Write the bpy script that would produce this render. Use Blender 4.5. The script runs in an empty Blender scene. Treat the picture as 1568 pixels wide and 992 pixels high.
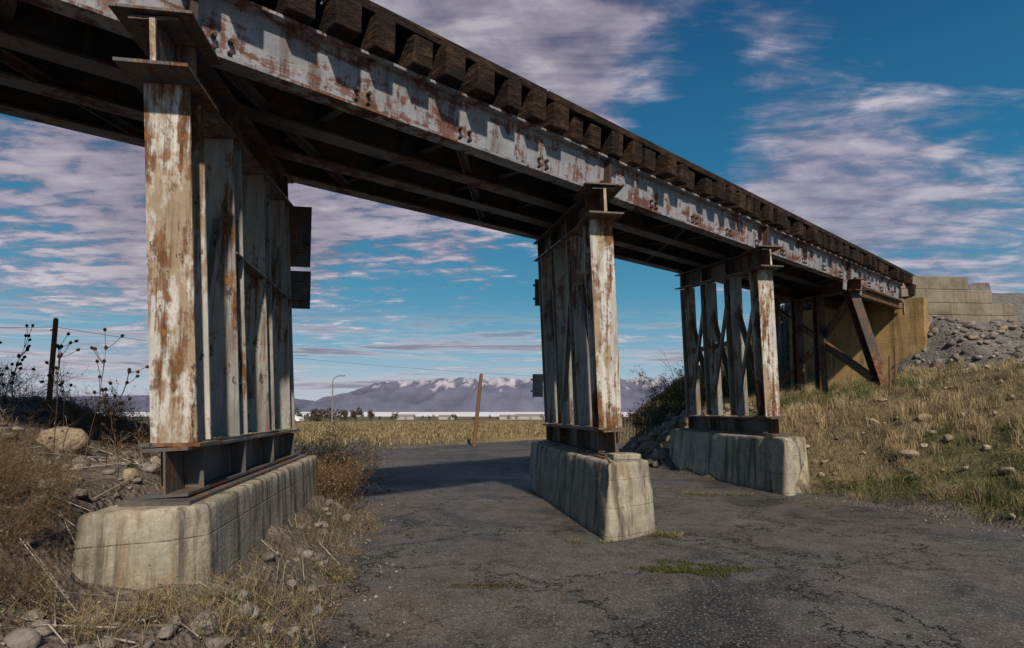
import bpy, math, numpy as np
from mathutils import Vector
rng=np.random.default_rng(7)
S=bpy.context.scene
COL=S.collection
S.view_settings.view_transform='Standard'; S.view_settings.look='None'; S.view_settings.exposure=0

# ---------------------------------------------------------------- helpers
def V(*a): return np.array(a,float)
def nrm(a): a=np.asarray(a,float); return a/np.linalg.norm(a)
def sm(a,b,x):
    t=np.clip((x-a)/(b-a),0,1); return t*t*(3-2*t)
def _h(i,j,s):
    n=np.sin(i*127.1+j*311.7+s*74.7)*43758.5453
    return n-np.floor(n)
def vn(x,y,s=0):
    x=np.asarray(x,float);y=np.asarray(y,float)
    i=np.floor(x);j=np.floor(y);f=x-i;g=y-j
    f=f*f*(3-2*f);g=g*g*(3-2*g)
    return (_h(i,j,s)*(1-f)+_h(i+1,j,s)*f)*(1-g)+(_h(i,j+1,s)*(1-f)+_h(i+1,j+1,s)*f)*g
def fbm(x,y,s=0,o=4):
    t=0;a=.5
    for k in range(o):
        t=t+a*vn(x*2**k,y*2**k,s+k);a*=.5
    return t/(1-.5**o)

def link(name,me,mat=None,parent=None):
    ob=bpy.data.objects.new(name,me); COL.objects.link(ob)
    if mat: me.materials.append(mat)
    if parent: ob.parent=parent
    return ob
def empty(name):
    e=bpy.data.objects.new(name,None); COL.objects.link(e); return e
def npmesh(name,verts,faces_sizes,loops,cols=None,smooth=False):
    me=bpy.data.meshes.new(name)
    verts=np.asarray(verts,np.float32); n=len(verts)
    me.vertices.add(n); me.vertices.foreach_set('co',verts.ravel())
    loops=np.asarray(loops,np.int32).ravel(); sizes=np.asarray(faces_sizes,np.int32)
    me.loops.add(len(loops)); me.loops.foreach_set('vertex_index',loops)
    me.polygons.add(len(sizes))
    st=np.concatenate([[0],np.cumsum(sizes)[:-1]]).astype(np.int32)
    me.polygons.foreach_set('loop_start',st); me.polygons.foreach_set('loop_total',sizes)
    if smooth: me.polygons.foreach_set('use_smooth',np.ones(len(sizes),bool))
    me.update(calc_edges=True); me.validate()
    if cols is not None:
        a=me.color_attributes.new('Col','FLOAT_COLOR','POINT')
        c=np.ones((n,4),np.float32); c[:,:3]=cols
        a.data.foreach_set('color',c.ravel())
    return me

class MB:
    def __init__(s): s.v=[];s.f=[]
    def hexa(s,pts):
        b=len(s.v); s.v+= [tuple(p) for p in pts]
        for q in ((3,2,1,0),(4,5,6,7),(0,1,5,4),(1,2,6,5),(2,3,7,6),(3,0,4,7)):
            s.f.append(tuple(b+i for i in q))
    def box(s,c,ax,ay,az,dx,dy,dz):
        c=np.asarray(c,float);ax=np.asarray(ax)*dx/2;ay=np.asarray(ay)*dy/2;az=np.asarray(az)*dz/2
        s.hexa([c-ax-ay-az,c+ax-ay-az,c+ax+ay-az,c-ax+ay-az,c-ax-ay+az,c+ax-ay+az,c+ax+ay+az,c-ax+ay+az])
    def beam(s,p0,p1,up,h,w):
        p0=np.asarray(p0,float);p1=np.asarray(p1,float);d=nrm(p1-p0);side=nrm(np.cross(d,up));u=np.cross(side,d)
        s.box((p0+p1)/2,d,side,u,np.linalg.norm(p1-p0),w,h)
    def ibeam(s,p0,p1,up,h,w,tf=.018,tw=.014):
        p0=np.asarray(p0,float);p1=np.asarray(p1,float);d=nrm(p1-p0);side=nrm(np.cross(d,up));u=np.cross(side,d)
        L=np.linalg.norm(p1-p0);c=(p0+p1)/2
        s.box(c+u*(h/2-tf/2),d,side,u,L,w,tf); s.box(c-u*(h/2-tf/2),d,side,u,L,w,tf)
        s.box(c,d,side,u,L-.004,tw,h-2*tf)
    def angle(s,p0,p1,up,a=.08,t=.012):
        p0=np.asarray(p0,float);p1=np.asarray(p1,float);d=nrm(p1-p0);side=nrm(np.cross(d,up));u=np.cross(side,d)
        L=np.linalg.norm(p1-p0);c=(p0+p1)/2
        s.box(c,d,side,u,L,t,a); s.box(c+side*(a/2+t/2)+u*(a/2-t/2),d,side,u,L-.002,a,t)
    def cyl(s,p0,p1,r0,r1=None,n=8):
        r1=r0 if r1 is None else r1
        p0=np.asarray(p0,float);p1=np.asarray(p1,float);d=nrm(p1-p0)
        a=nrm(np.cross(d,[0.31,.2,.93] if abs(d[2])<.9 else [1,0,0]));b=np.cross(d,a);k=len(s.v)
        for p,r in((p0,r0),(p1,r1)):
            for i in range(n):
                t=2*math.pi*i/n; s.v.append(tuple(p+r*(math.cos(t)*a+math.sin(t)*b)))
        for i in range(n): s.f.append((k+i,k+(i+1)%n,k+n+(i+1)%n,k+n+i))
        s.f.append(tuple(k+i for i in range(n))[::-1]); s.f.append(tuple(k+n+i for i in range(n)))
    def obj(s,name,mat,parent=None,bevel=0,smooth=False):
        me=bpy.data.meshes.new(name); me.from_pydata([tuple(map(float,v)) for v in s.v],[],s.f); me.update()
        ob=link(name,me,mat,parent)
        if bevel:
            m=ob.modifiers.new('b','BEVEL');m.width=bevel;m.segments=2;m.limit_method='ANGLE'
        return ob

# ---------------------------------------------------------------- node helper
class NT:
    def __init__(s,tree): s.t=tree;s.n=tree.nodes;s.l=tree.links
    def new(s,typ,**k):
        n=s.n.new(typ)
        for a,b in k.items(): setattr(n,a,b)
        return n
    def put(s,sock,val):
        if isinstance(val,bpy.types.NodeSocket): s.l.new(val,sock)
        elif val is not None:
            try: sock.default_value=val
            except Exception:
                sock.default_value=(*val,1) if len(val)==3 else val
    def math(s,op,a,b=None,c=None,clamp=False):
        n=s.new('ShaderNodeMath',operation=op,use_clamp=clamp)
        s.put(n.inputs[0],a)
        if b is not None:s.put(n.inputs[1],b)
        if c is not None:s.put(n.inputs[2],c)
        return n.outputs[0]
    def vmath(s,op,a,b=None):
        n=s.new('ShaderNodeVectorMath',operation=op); s.put(n.inputs[0],a)
        if b is not None:
            if op=='SCALE': s.put(n.inputs['Scale'],b)
            else: s.put(n.inputs[1],b)
        return n.outputs['Value'] if op in('DOT_PRODUCT','LENGTH') else n.outputs[0]
    def map(s,v,scale=(1,1,1),loc=(0,0,0),rot=(0,0,0)):
        n=s.new('ShaderNodeMapping'); s.put(n.inputs[0],v); n.inputs['Scale'].default_value=scale;n.inputs['Location'].default_value=loc;n.inputs['Rotation'].default_value=rot
        return n.outputs[0]
    def noise(s,v,scale=5,detail=4,rough=.6,dist=0,col=False):
        n=s.new('ShaderNodeTexNoise'); s.put(n.inputs['Vector'],v)
        n.inputs['Scale'].default_value=scale;n.inputs['Detail'].default_value=min(detail,5);n.inputs['Roughness'].default_value=rough;n.inputs['Distortion'].default_value=dist
        return n.outputs['Color'] if col else n.outputs['Fac']
    def vor(s,v,scale=5,feature='F1',out='Distance',rand=1):
        n=s.new('ShaderNodeTexVoronoi',feature=feature); s.put(n.inputs['Vector'],v); n.inputs['Scale'].default_value=scale;n.inputs['Randomness'].default_value=rand
        return n.outputs[out]
    def ramp(s,f,stops,interp='LINEAR'):
        n=s.new('ShaderNodeValToRGB'); n.color_ramp.interpolation=interp; s.put(n.inputs[0],f)
        e=n.color_ramp.elements
        while len(e)<len(stops): e.new(.5)
        for k,(p,c) in enumerate(stops):
            e[k].position=p
            if not hasattr(c,'__len__'): c=(c,c,c)
            e[k].color=(*c,1)
        return n.outputs[0]
    def mr(s,x,a,b,c=0,d=1,smooth=True):
        n=s.new('ShaderNodeMapRange'); n.interpolation_type='SMOOTHSTEP' if smooth else 'LINEAR'
        s.put(n.inputs[0],x)
        for i,v in zip((1,2,3,4),(a,b,c,d)): s.put(n.inputs[i],v)
        return n.outputs[0]
    def mix(s,f,a,b,mode='MIX'):
        n=s.new('ShaderNodeMix',data_type='RGBA',blend_type=mode); s.put(n.inputs[0],f)
        for i,v in((6,a),(7,b)):
            if isinstance(v,tuple) and len(v)==3: v=(*v,1)
            s.put(n.inputs[i],v)
        return n.outputs[2]
def mat(name):
    m=bpy.data.materials.new(name); m.use_nodes=True; t=NT(m.node_tree); b=m.node_tree.nodes['Principled BSDF']
    tc=t.new('ShaderNodeTexCoord').outputs['Object']
    return m,t,b,tc
def bump(t,b,h,strength=.5,dist=.02):
    n=t.new('ShaderNodeBump'); n.inputs['Strength'].default_value=strength;n.inputs['Distance'].default_value=dist
    t.put(n.inputs['Height'],h); t.l.new(n.outputs[0],b.inputs['Normal'])

def steel(name,paint=(.42,.41,.40),amount=.5,ochre=.4,vert=True,red=0):
    m,t,b,tc=mat(name)
    sv=t.map(tc,(1,1,.30) if vert else (.7,.7,2.0))
    n1=t.noise(sv,2.8 if vert else 1.9,5,.70,.6)
    n2=t.noise(t.map(tc,(17,17,.8) if vert else (9,9,1.2)),1.0,4,.65)
    n3=t.noise(tc,11,5,.72)
    r=t.math('ADD',t.math('MULTIPLY',n1,.58),t.math('ADD',t.math('MULTIPLY',n2,.26),t.math('MULTIPLY',n3,.22)))
    c0=.66-.26*amount
    rm=t.mr(r,c0-.035,c0+.045)
    if red: rustc=t.ramp(n3,[(.30,(.040,.020,.017)),(.45,(.095,.042,.032)),(.58,(.15,.072,.054)),(.75,(.22,.14,.11))])
    else: rustc=t.ramp(n3,[(.30,(.024,.012,.008)),(.42,(.070,.030,.017)),(.56,(.16,.072,.032)),(.75,(.29,.17,.075))])
    paintc=t.mix(t.mr(n1,.35,.65),tuple(x*.6 for x in paint),paint)
    och=t.mix(n3,(.33,.225,.09),(.16,.095,.045))
    n5=t.noise(t.map(tc,(1.3,1.3,.45),(3,1,5)),2.2,5,.72)
    paintc=t.mix(t.math('MULTIPLY',t.mr(n5,.62-.22*ochre,.70-.22*ochre),.75 if ochre>.1 else .2),paintc,och)
    paintc=t.mix(t.mr(n2,.50,.66,0,.7),paintc,(.12,.08,.05) if not red else (.13,.105,.095))
    c=t.mix(rm,paintc,rustc)
    sp=t.mr(t.noise(t.map(tc,(1,1,.45),(9,2,1)),6.5,5,.78),.60,.65)
    c=t.mix(t.math('MULTIPLY',sp,.85),c,(.028,.017,.012))
    t.put(b.inputs['Base Color'],c)
    t.put(b.inputs['Roughness'],t.mr(rm,0,1,.5,.9)); b.inputs['Specular IOR Level'].default_value=.3
    bump(t,b,t.math('SUBTRACT',t.math('MULTIPLY',n3,.6),t.math('MULTIPLY',rm,.5)),.6,.012)
    return m
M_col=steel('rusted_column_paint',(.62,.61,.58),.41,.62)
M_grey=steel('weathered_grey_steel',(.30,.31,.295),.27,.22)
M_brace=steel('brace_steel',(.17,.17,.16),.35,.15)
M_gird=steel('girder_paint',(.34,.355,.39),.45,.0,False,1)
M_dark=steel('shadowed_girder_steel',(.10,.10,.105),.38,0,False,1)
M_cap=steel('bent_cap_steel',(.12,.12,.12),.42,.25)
M_brown=steel('brown_rusted_steel',(.085,.067,.055),.5,.3)

def concrete(name,base=(.36,.33,.27),stain=.5,tint=(.20,.13,.06),lines=3.3):
    m,t,b,tc=mat(name)
    n=t.noise(tc,2.2,5,.65); n2=t.noise(t.map(tc,(7,7,.5)),1,5,.65); n3=t.noise(tc,28,4,.7)
    c=t.ramp(n,[(.3,tuple(x*.55 for x in base)),(.5,base),(.72,tuple(min(1,x*1.3) for x in base))])
    c=t.mix(t.math('MULTIPLY',t.mr(n2,.48,.66),stain),c,tint)
    c=t.mix(t.math('MULTIPLY',t.mr(t.noise(t.map(tc,(6,6,.4),(4,4,0)),1.3,5,.65),.50,.64),stain),c,(.055,.048,.04))
    c=t.mix(t.mr(n3,.3,.75,0,.5),c,tuple(x*.5 for x in base))
    sx=t.new('ShaderNodeSeparateXYZ'); t.l.new(tc,sx.inputs[0])
    fr=t.math('FRACT',t.math('ADD',t.math('MULTIPLY',sx.outputs[2],lines),t.math('MULTIPLY',n,.08)))
    ln=t.mr(t.math('ABSOLUTE',t.math('SUBTRACT',fr,.5)),0,.03,1,0)
    k=t.math('MULTIPLY',ln,t.mr(n3,.35,.6,.1,.6))
    c=t.mix(t.math('MULTIPLY',k,.5),c,(.06,.05,.04))
    pit=t.mr(t.vor(tc,15,'F1'),.02,.12,1,0)
    c=t.mix(t.math('MULTIPLY',t.math('MULTIPLY',pit,t.mr(n,.45,.6)),.7),c,(.07,.06,.05))
    t.put(b.inputs['Base Color'],c); b.inputs['Roughness'].default_value=.92;b.inputs['Specular IOR Level'].default_value=.2
    bump(t,b,t.math('SUBTRACT',t.math('ADD',t.math('MULTIPLY',n,.6),t.math('MULTIPLY',n3,.4)),t.math('ADD',t.math('MULTIPLY',k,.4),t.math('MULTIPLY',pit,.3))),.8,.03)
    return m
M_conc=concrete('footing_concrete',(.36,.33,.265),.85)
M_ochre=concrete('ochre_stained_concrete',(.34,.235,.11),.6,(.42,.25,.07),1.6)
M_wing=concrete('wing_wall_concrete',(.235,.205,.16),.35,(.17,.13,.09),1.5)

def asphalt():
    m,t,b,tc=mat('cracked_asphalt')
    n=t.noise(tc,.42,5,.62,.7); n2=t.noise(tc,3.5,5,.75); g=t.vor(tc,90,'F1',out='Color'); gs=t.new('ShaderNodeSeparateColor'); t.l.new(g,gs.inputs[0])
    c=t.ramp(n,[(.34,(.020,.020,.022)),(.44,(.046,.045,.044)),(.475,(.088,.085,.081)),(.58,(.105,.10,.094)),(.68,(.145,.138,.127))])
    c=t.mix(t.mr(n2,.40,.64,0,.7),c,(.034,.032,.031))
    c=t.mix(t.mr(t.noise(tc,.8,4,.65,0),.50,.66,0,.55),c,(.125,.092,.062))
    c=t.mix(t.mr(gs.outputs[0],.65,.97,0,.55),c,(.20,.19,.175))
    c=t.mix(t.mr(gs.outputs[2],.70,.97,0,.6),c,(.015,.015,.015))
    c=t.mix(t.math('MULTIPLY',t.mr(gs.outputs[1],.975,.985),.6),c,(.32,.31,.28))
    dv=t.vmath('ADD',tc,t.vmath('SCALE',t.noise(tc,1.1,5,.72,col=True),2.0))
    c1=t.math('MULTIPLY',t.mr(t.vor(dv,.45,'DISTANCE_TO_EDGE'),0.001,.012,1,0),t.mr(n2,.36,.5))
    dv2=t.vmath('ADD',tc,t.vmath('SCALE',t.noise(tc,3,5,.72,col=True),.8))
    c2=t.math('MULTIPLY',t.mr(t.vor(dv2,2.2,'DISTANCE_TO_EDGE'),0.0,.028,1,0),t.mr(t.noise(tc,.9,3,.6),.53,.64))
    k=t.math('MAXIMUM',c1,t.math('MULTIPLY',c2,.75))
    c=t.mix(t.math('MULTIPLY',k,.88),c,(.010,.009,.008))
    t.put(b.inputs['Base Color'],c); t.put(b.inputs['Roughness'],t.mr(n,.3,.7,.55,.9)); b.inputs['Specular IOR Level'].default_value=.35
    h=t.math('ADD',t.math('MULTIPLY',gs.outputs[0],.45),t.math('MULTIPLY',n2,1.1))
    bump(t,b,t.math('SUBTRACT',h,t.math('MULTIPLY',k,1.4)),1.0,.025)
    return m
M_road=asphalt()

def vcol(name,var=.5,scale=8,rough=.95,bmp=0):
    m,t,b,tc=mat(name)
    a=t.new('ShaderNodeVertexColor',layer_name='Col').outputs[0]
    c=a
    if var:
        n=t.noise(tc,scale,5,.7)
        c=t.mix(1.0,a,t.ramp(n,[(.3,(1-var,)*3),(.7,(1+var*.9,)*3)]),'MULTIPLY')
        if bmp:
            n2=t.vor(tc,26,'F1')
            bump(t,b,t.math('ADD',n,t.math('MULTIPLY',n2,.5)),bmp,.05)
    t.put(b.inputs['Base Color'],c); b.inputs['Roughness'].default_value=rough;b.inputs['Specular IOR Level'].default_value=.15
    return m
M_ground=vcol('dirt_and_gravel',.5,7,.95,.9)
M_grass=vcol('dry_grass_blades',0)
M_rock=vcol('broken_rock',.35,14,.95,.5)

def plain(name,c,rough=.8,var=.3,scale=12,metal=0):
    m,t,b,tc=mat(name)
    n=t.noise(tc,scale,4,.65)
    t.put(b.inputs['Base Color'],t.mix(n,tuple(x*(1-var) for x in c),tuple(min(1,x*(1+var)) for x in c)))
    b.inputs['Roughness'].default_value=rough;b.inputs['Metallic'].default_value=metal
    return m
def timber():
    m,t,b,tc=mat('creosoted_timber')
    n=t.noise(t.map(tc,(3,3,9),rot=(0,0,.8)),2,5,.7); n2=t.noise(tc,.9,3,.6); w=t.noise(tc,24,4,.7); n4=t.noise(tc,2.3,2,.5)
    c=t.ramp(n,[(.3,(.007,.005,.004)),(.5,(.030,.018,.012)),(.72,(.10,.062,.036))])
    c=t.mix(t.mr(n2,.5,.7,0,.5),c,(.075,.04,.022))
    c=t.mix(t.mr(n4,.42,.6,.65,0),c,(.008,.006,.005))
    c=t.mix(t.mr(w,.6,.75,0,.45),c,(.15,.12,.09))
    t.put(b.inputs['Base Color'],c); b.inputs['Roughness'].default_value=.9;b.inputs['Specular IOR Level'].default_value=.2
    bump(t,b,n,1.0,.04); return m
M_tie=timber()
M_bolt=plain('rusty_bolt',(.05,.03,.022),.8)
M_rail=plain('rail_steel',(.12,.06,.035),.6,metal=.5)

# ---------------------------------------------------------------- geometry frame of the bridge
UH=nrm(V(928,900,0)); SPAN=4.93; RISE=.195; Z0=2.585
U=nrm(UH+V(0,0,RISE/SPAN)); N=V(UH[1],-UH[0],0)
Vt=nrm(V(-144,900,0)); Vp=V(Vt[1],-Vt[0],0)
UPB=nrm(V(0,0,1)-UH*.058)
L0=V(-2.33,4.05,0)
def bentpos(i): return L0+UH*SPAN*i*1.003+(Vp*.09 if i==0 else 0)
SUP=.085
ab=bentpos(4)
WY=lambda x:ab[1]+.09*(x-ab[0])

# ---------------------------------------------------------------- terrain height
lY=[-40,0,3.5,5.2,8.9,15,20.3,400];lX=[-.6,-.9,-1.15,-1.42,-2.25,-4.1,-5.2,-5.2]
rY=[-40,0,3,5,6.6,8.6,9.7,11,13,15,20,28,36,60];rX=[20,12,9,7.1,5.9,5.5,5.05,4.3,3.75,3.45,3.7,6.3,13,32]
def height(x,y):
    x=np.asarray(x,float);y=np.asarray(y,float)
    r=np.sqrt(x*x+y*y)
    w=(fbm(x*1.3,y*1.3,3)-.5)
    dl=np.interp(y,lY,lX)-x + w*.5
    dr=x-np.interp(y,rY,rX) + w*.6
    df=(y-(26.8+1.25*x))/1.6 + w*.6
    fadeL=1-.93*sm(8.0,12.0,y)
    hl=(.36*sm(.0,.9,dl)+ .52*sm(.85,1.8,dl)+.52*sm(1.9,4.2,dl))*fadeL+.10*sm(-.1,.5,dl)
    bank=sm(11.5,15.5,y)
    hrA=.42*np.clip(dr,0,1.6)+.38*np.clip(dr-1.6,0,4.2)
    hrB=.95*np.clip(dr,0,1.4)+.17*np.clip(dr-1.4,0,8)
    hr=(hrA*(1-bank)+hrB*bank)
    hr=np.where(dr>0,hr,0)*(1-.9*sm(24,40,y))
    hf=.16*sm(-.1,.6,df)
    flat=-1.47+np.maximum(np.maximum(np.where(dl>-.1,hl,0),hr),hf*(y>18))
    rough=(fbm(x*.8,y*.8,11)-.5)*.30+(fbm(x*4,y*4,17,3)-.5)*.12
    off=np.clip(np.maximum(np.maximum(dl,dr),np.where(y>18,df,-1)),0,1)
    z=flat+rough*off
    px=x-ab[0];py=y-ab[1]; s=px*UH[0]+py*UH[1]; q=px*N[0]+py*N[1]
    wy=WY(x)
    front=2.85-.62*(wy-y)-1.3*np.maximum(0,12.9-x)-.02*np.maximum(0,x-15)
    front=np.where(y<=wy+.25,front,-9)+(fbm(x*2,y*2,29,3)-.5)*.25
    beh=np.where((s>.25)&(y>wy+.25),np.minimum(3.95+s*.03, np.where(x>15.2,2.85+.6*(y-wy),9)),-9)
    beh=np.where(q<-3.2,beh+.6*(q+3.2),beh)
    z=np.maximum(z,np.maximum(front,beh))
    far=-r*np.interp(np.log(np.maximum(r,1)),np.log([1,60,150,500,1500,3500,60000]),[.0,.0225,.0185,.0160,.0140,.0105,.0105])
    far=np.maximum(far,-38)
    k=sm(42,75,r)
    return z*(1-k)+far*k

def axis(lo,hi,step,far,g=1.16):
    a=list(np.arange(lo,hi+1e-6,step)); d=step
    while a[-1]<far: d*=g; a.append(a[-1]+d)
    d=step;b=[]
    x=lo
    while x>-far: d*=g; x-=d; b.append(x)
    return np.array(b[::-1]+a)
xs=axis(-9,22,.125,24000); ys=axis(-1,30,.125,24000)
ys=ys[ys>-3000]
X,Y=np.meshgrid(xs,ys); Z=height(X,Y)
nx,ny=len(xs),len(ys)
I=np.arange(nx*ny).reshape(ny,nx)
quads=np.stack([I[:-1,:-1],I[:-1,1:],I[1:,1:],I[1:,:-1]],-1).reshape(-1,4)
GREEN=lambda x,y: sm(.44,.60,fbm(x*.55,y*.55,73))
def gcol(x,y,z):
    n2=fbm(x*3,y*3,43,3)
    dirt=np.array([.115,.098,.083]); straw=np.array([.25,.185,.085]); grav=np.array([.15,.14,.135]); far=np.array([.15,.115,.075])
    c=np.ones(x.shape+(3,))*dirt*(.6+.8*n2[...,None])
    def mx(c,k,d): k=np.clip(k,0,1)[...,None]; return c*(1-k)+np.array(d)*k
    r=np.sqrt(x*x+y*y)
    right=(x>np.interp(y,rY,rX)+.3)
    c=mx(c,right*.6,straw*.6)
    c=mx(c,right*.6*GREEN(x,y),[.06,.07,.025])
    gr=(x>9.2)*(z>.95)*(y>8)
    c=mx(c,gr*.95,grav)
    rd=(np.abs(x-np.interp(y,lY,lX))<.5)|(np.abs(x-np.interp(y,rY,rX))<.45)
    c=mx(c,rd*.55*(y<22),[.09,.08,.07])
    f=sm(22,30,y)*(~right|(y>34))
    c=mx(c,f,straw*(1))
    c=mx(c,sm(.5,.62,fbm(x*.12,y*.05,47))*sm(26,60,r)*.8,[.11,.10,.045])
    c=mx(c,sm(70,180,r)*.75,far)
    c=mx(c,sm(.46,.56,fbm(x*.004,y*.02,53))*sm(200,500,r)*.85,[.045,.042,.035])
    return c
me=npmesh('ground',np.stack([X,Y,Z],-1).reshape(-1,3),np.full(len(quads),4),quads,gcol(X,Y,Z).reshape(-1,3),True)
link('ground',me,M_ground)

# road sheet
poly=[(-1.5,-12),(-.5,0),(-.6,2),(-1.3,3.5),(-1.6,5.2),(-2.5,8.9),(-4.4,15),(-5.7,20),(-2.8,24.8),(.4,28.8),(3.6,32.7),(12,42.6),(16,42.6),(7.2,28.5),(4.9,20.5),(4.6,15),(4.8,13),(5.2,11),(5.8,9.7),(6.3,8.6),(6.8,6.6),(8.1,5),(10,3),(13,0),(14,-12)]
me=bpy.data.meshes.new('road'); me.from_pydata([(a,b,-1.41) for a,b in poly],[],[tuple(range(len(poly)))]); me.update()
link('road',me,M_road)

# lake
m,t,b,tc=mat('lake_water'); t.put(b.inputs['Base Color'],(.75,.75,.76,1)); b.inputs['Roughness'].default_value=.5
me=bpy.data.meshes.new('water'); me.from_pydata([(-15000,3300,-34.5),(15000,3300,-34.5),(15000,16000,-34.5),(-15000,16000,-34.5)],[],[(0,1,2,3)]); link('water',me,m)

# mountains
mx_=np.linspace(-16000,12000,620); my_=np.linspace(12500,19000,44)
MX,MY=np.meshgrid(mx_,my_); tt=(MY-12500)/6500
prof=np.interp(MX,[-16000,-9000,-6200,-5200,-4600,-3600,-2400,-900,500,2500,4200,6500,12000],[380,450,430,300,470,760,860,900,880,900,930,700,500])
rid=1-np.abs(fbm(MX/700,MY/1100,61,6)*2-1)
H=prof*np.sin(np.pi*np.clip(tt*1.05,0,1))**.8*(.42+.64*rid)-70
H[0]=-90
Im=np.arange(MX.size).reshape(MX.shape)
qm=np.stack([Im[:-1,:-1],Im[:-1,1:],Im[1:,1:],Im[1:,:-1]],-1).reshape(-1,4)
sn=sm(690,780,H+520*(fbm(MX/170,MY/420,67)-.5)*2)*.65
mc=np.ones(MX.shape+(3,))*np.array([.10,.105,.155])*(.7+.6*rid[...,None]); mc=mc*(1-sn[...,None])+np.array([.55,.52,.58])*sn[...,None]
me=npmesh('mountain_range',np.stack([MX,MY,H],-1).reshape(-1,3),np.full(len(qm),4),qm,mc.reshape(-1,3),True)
M_mtn=vcol('hazy_mountain',.2,.002); link('mountain_range',me,M_mtn)

# ---------------------------------------------------------------- BRIDGE
BR=empty('railroad_trestle_bridge')
A0=L0+V(0,0,0)
def deckpt(s,q,h):
    p=A0+UH*s-N*q
    return V(p[0],p[1],Z0+RISE*s/SPAN+SUP*q+h)
S0,S1=-12,4*SPAN+.15
g=MB(); gd=MB()
GH=.50
qs=[0,.82,1.64,2.46]
acr=nrm(deckpt(0,1,0)-deckpt(0,0,0)); DU=nrm(np.cross(U,acr)); DU=DU if DU[2]>0 else -DU
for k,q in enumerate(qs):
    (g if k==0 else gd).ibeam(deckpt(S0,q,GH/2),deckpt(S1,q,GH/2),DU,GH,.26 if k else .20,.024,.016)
for s in np.arange(S0+.5,S1,1.17):
    for a,b_ in zip(qs[:-1],qs[1:]):
        gd.ibeam(deckpt(s,a+.01,GH*.5),deckpt(s,b_-.01,GH*.5),DU,.28,.08,.012,.01)
for s in np.arange(S0+.5,S1-2,2.34):
    gd.angle(deckpt(s,.1,.035),deckpt(s+2.3,2.36,.035),DU,.07,.01)
for q in(.41,1.23,2.05): gd.angle(deckpt(S0,q,GH-.06),deckpt(S1,q,GH-.06),DU,.09,.012)
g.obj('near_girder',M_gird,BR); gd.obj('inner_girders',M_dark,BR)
bt=MB()
for s in np.arange(S0+.5,S1,1.17):
    for ds in(-.045,.075):
        for h in(.08,.17):
            p=deckpt(s+ds,0,h)+N*.008; bt.cyl(p,p+N*.045,.021,.017,8)
for i in np.arange(0,4):
    p=deckpt(i*SPAN+.0,0,GH/2)+N*.053
    bt.box(p,U,N,DU,.05,.09,GH-.06)
bt.obj('bolts_and_stiffeners',M_bolt,BR)
tb=MB(); r2=np.random.default_rng(3)
for s in np.arange(S0,S1+.3,.385):
    e=r2.normal(0,.045); w=.215+r2.normal(0,.018); hh=.28+r2.normal(0,.02); j=r2.normal(0,.022)
    q0=-.27+e; q1=2.8+r2.normal(0,.03)
    c=(deckpt(s+j,q0,GH+.004+hh/2)+deckpt(s+j,q1,GH+.004+hh/2))/2
    yaw=r2.normal(0,.016); a=nrm(acr+U*yaw); uu=nrm(np.cross(a,DU))
    tb.box(c,a,uu,DU,q1-q0,w,hh)
tb.obj('ties',M_tie,BR,bevel=.016)
tg=MB()
for s in np.arange(S0,S1,2.6):
    tg.beam(deckpt(s+.01,-.10,GH+.36),deckpt(s+2.58,-.10,GH+.36),DU,.09,.26)  # near strip added wide to block sunlight through the gaps between ties
    tg.beam(deckpt(s+.01,2.45,GH+.38),deckpt(s+2.58,2.45,GH+.38),DU,.14,.18)
tg.obj('guard_timber_and_shade_strip',M_tie,BR,bevel=.01)
wk=MB()  # unseen plank sheet added over the ties to keep the underside dark
for k in range(9):
    q=.16+k*.245
    wk.beam(deckpt(S0,q,GH+.325),deckpt(S1,q,GH+.325),DU,.03,.24)
wk.obj('underside_shade_planks',M_tie,BR)
rl=MB()
for q in(.51,1.95): rl.ibeam(deckpt(S0,q,GH+.42),deckpt(S1+.3,q,GH+.42),DU,.15,.08,.03,.02)
rl.obj('rails',M_rail,BR)

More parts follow.
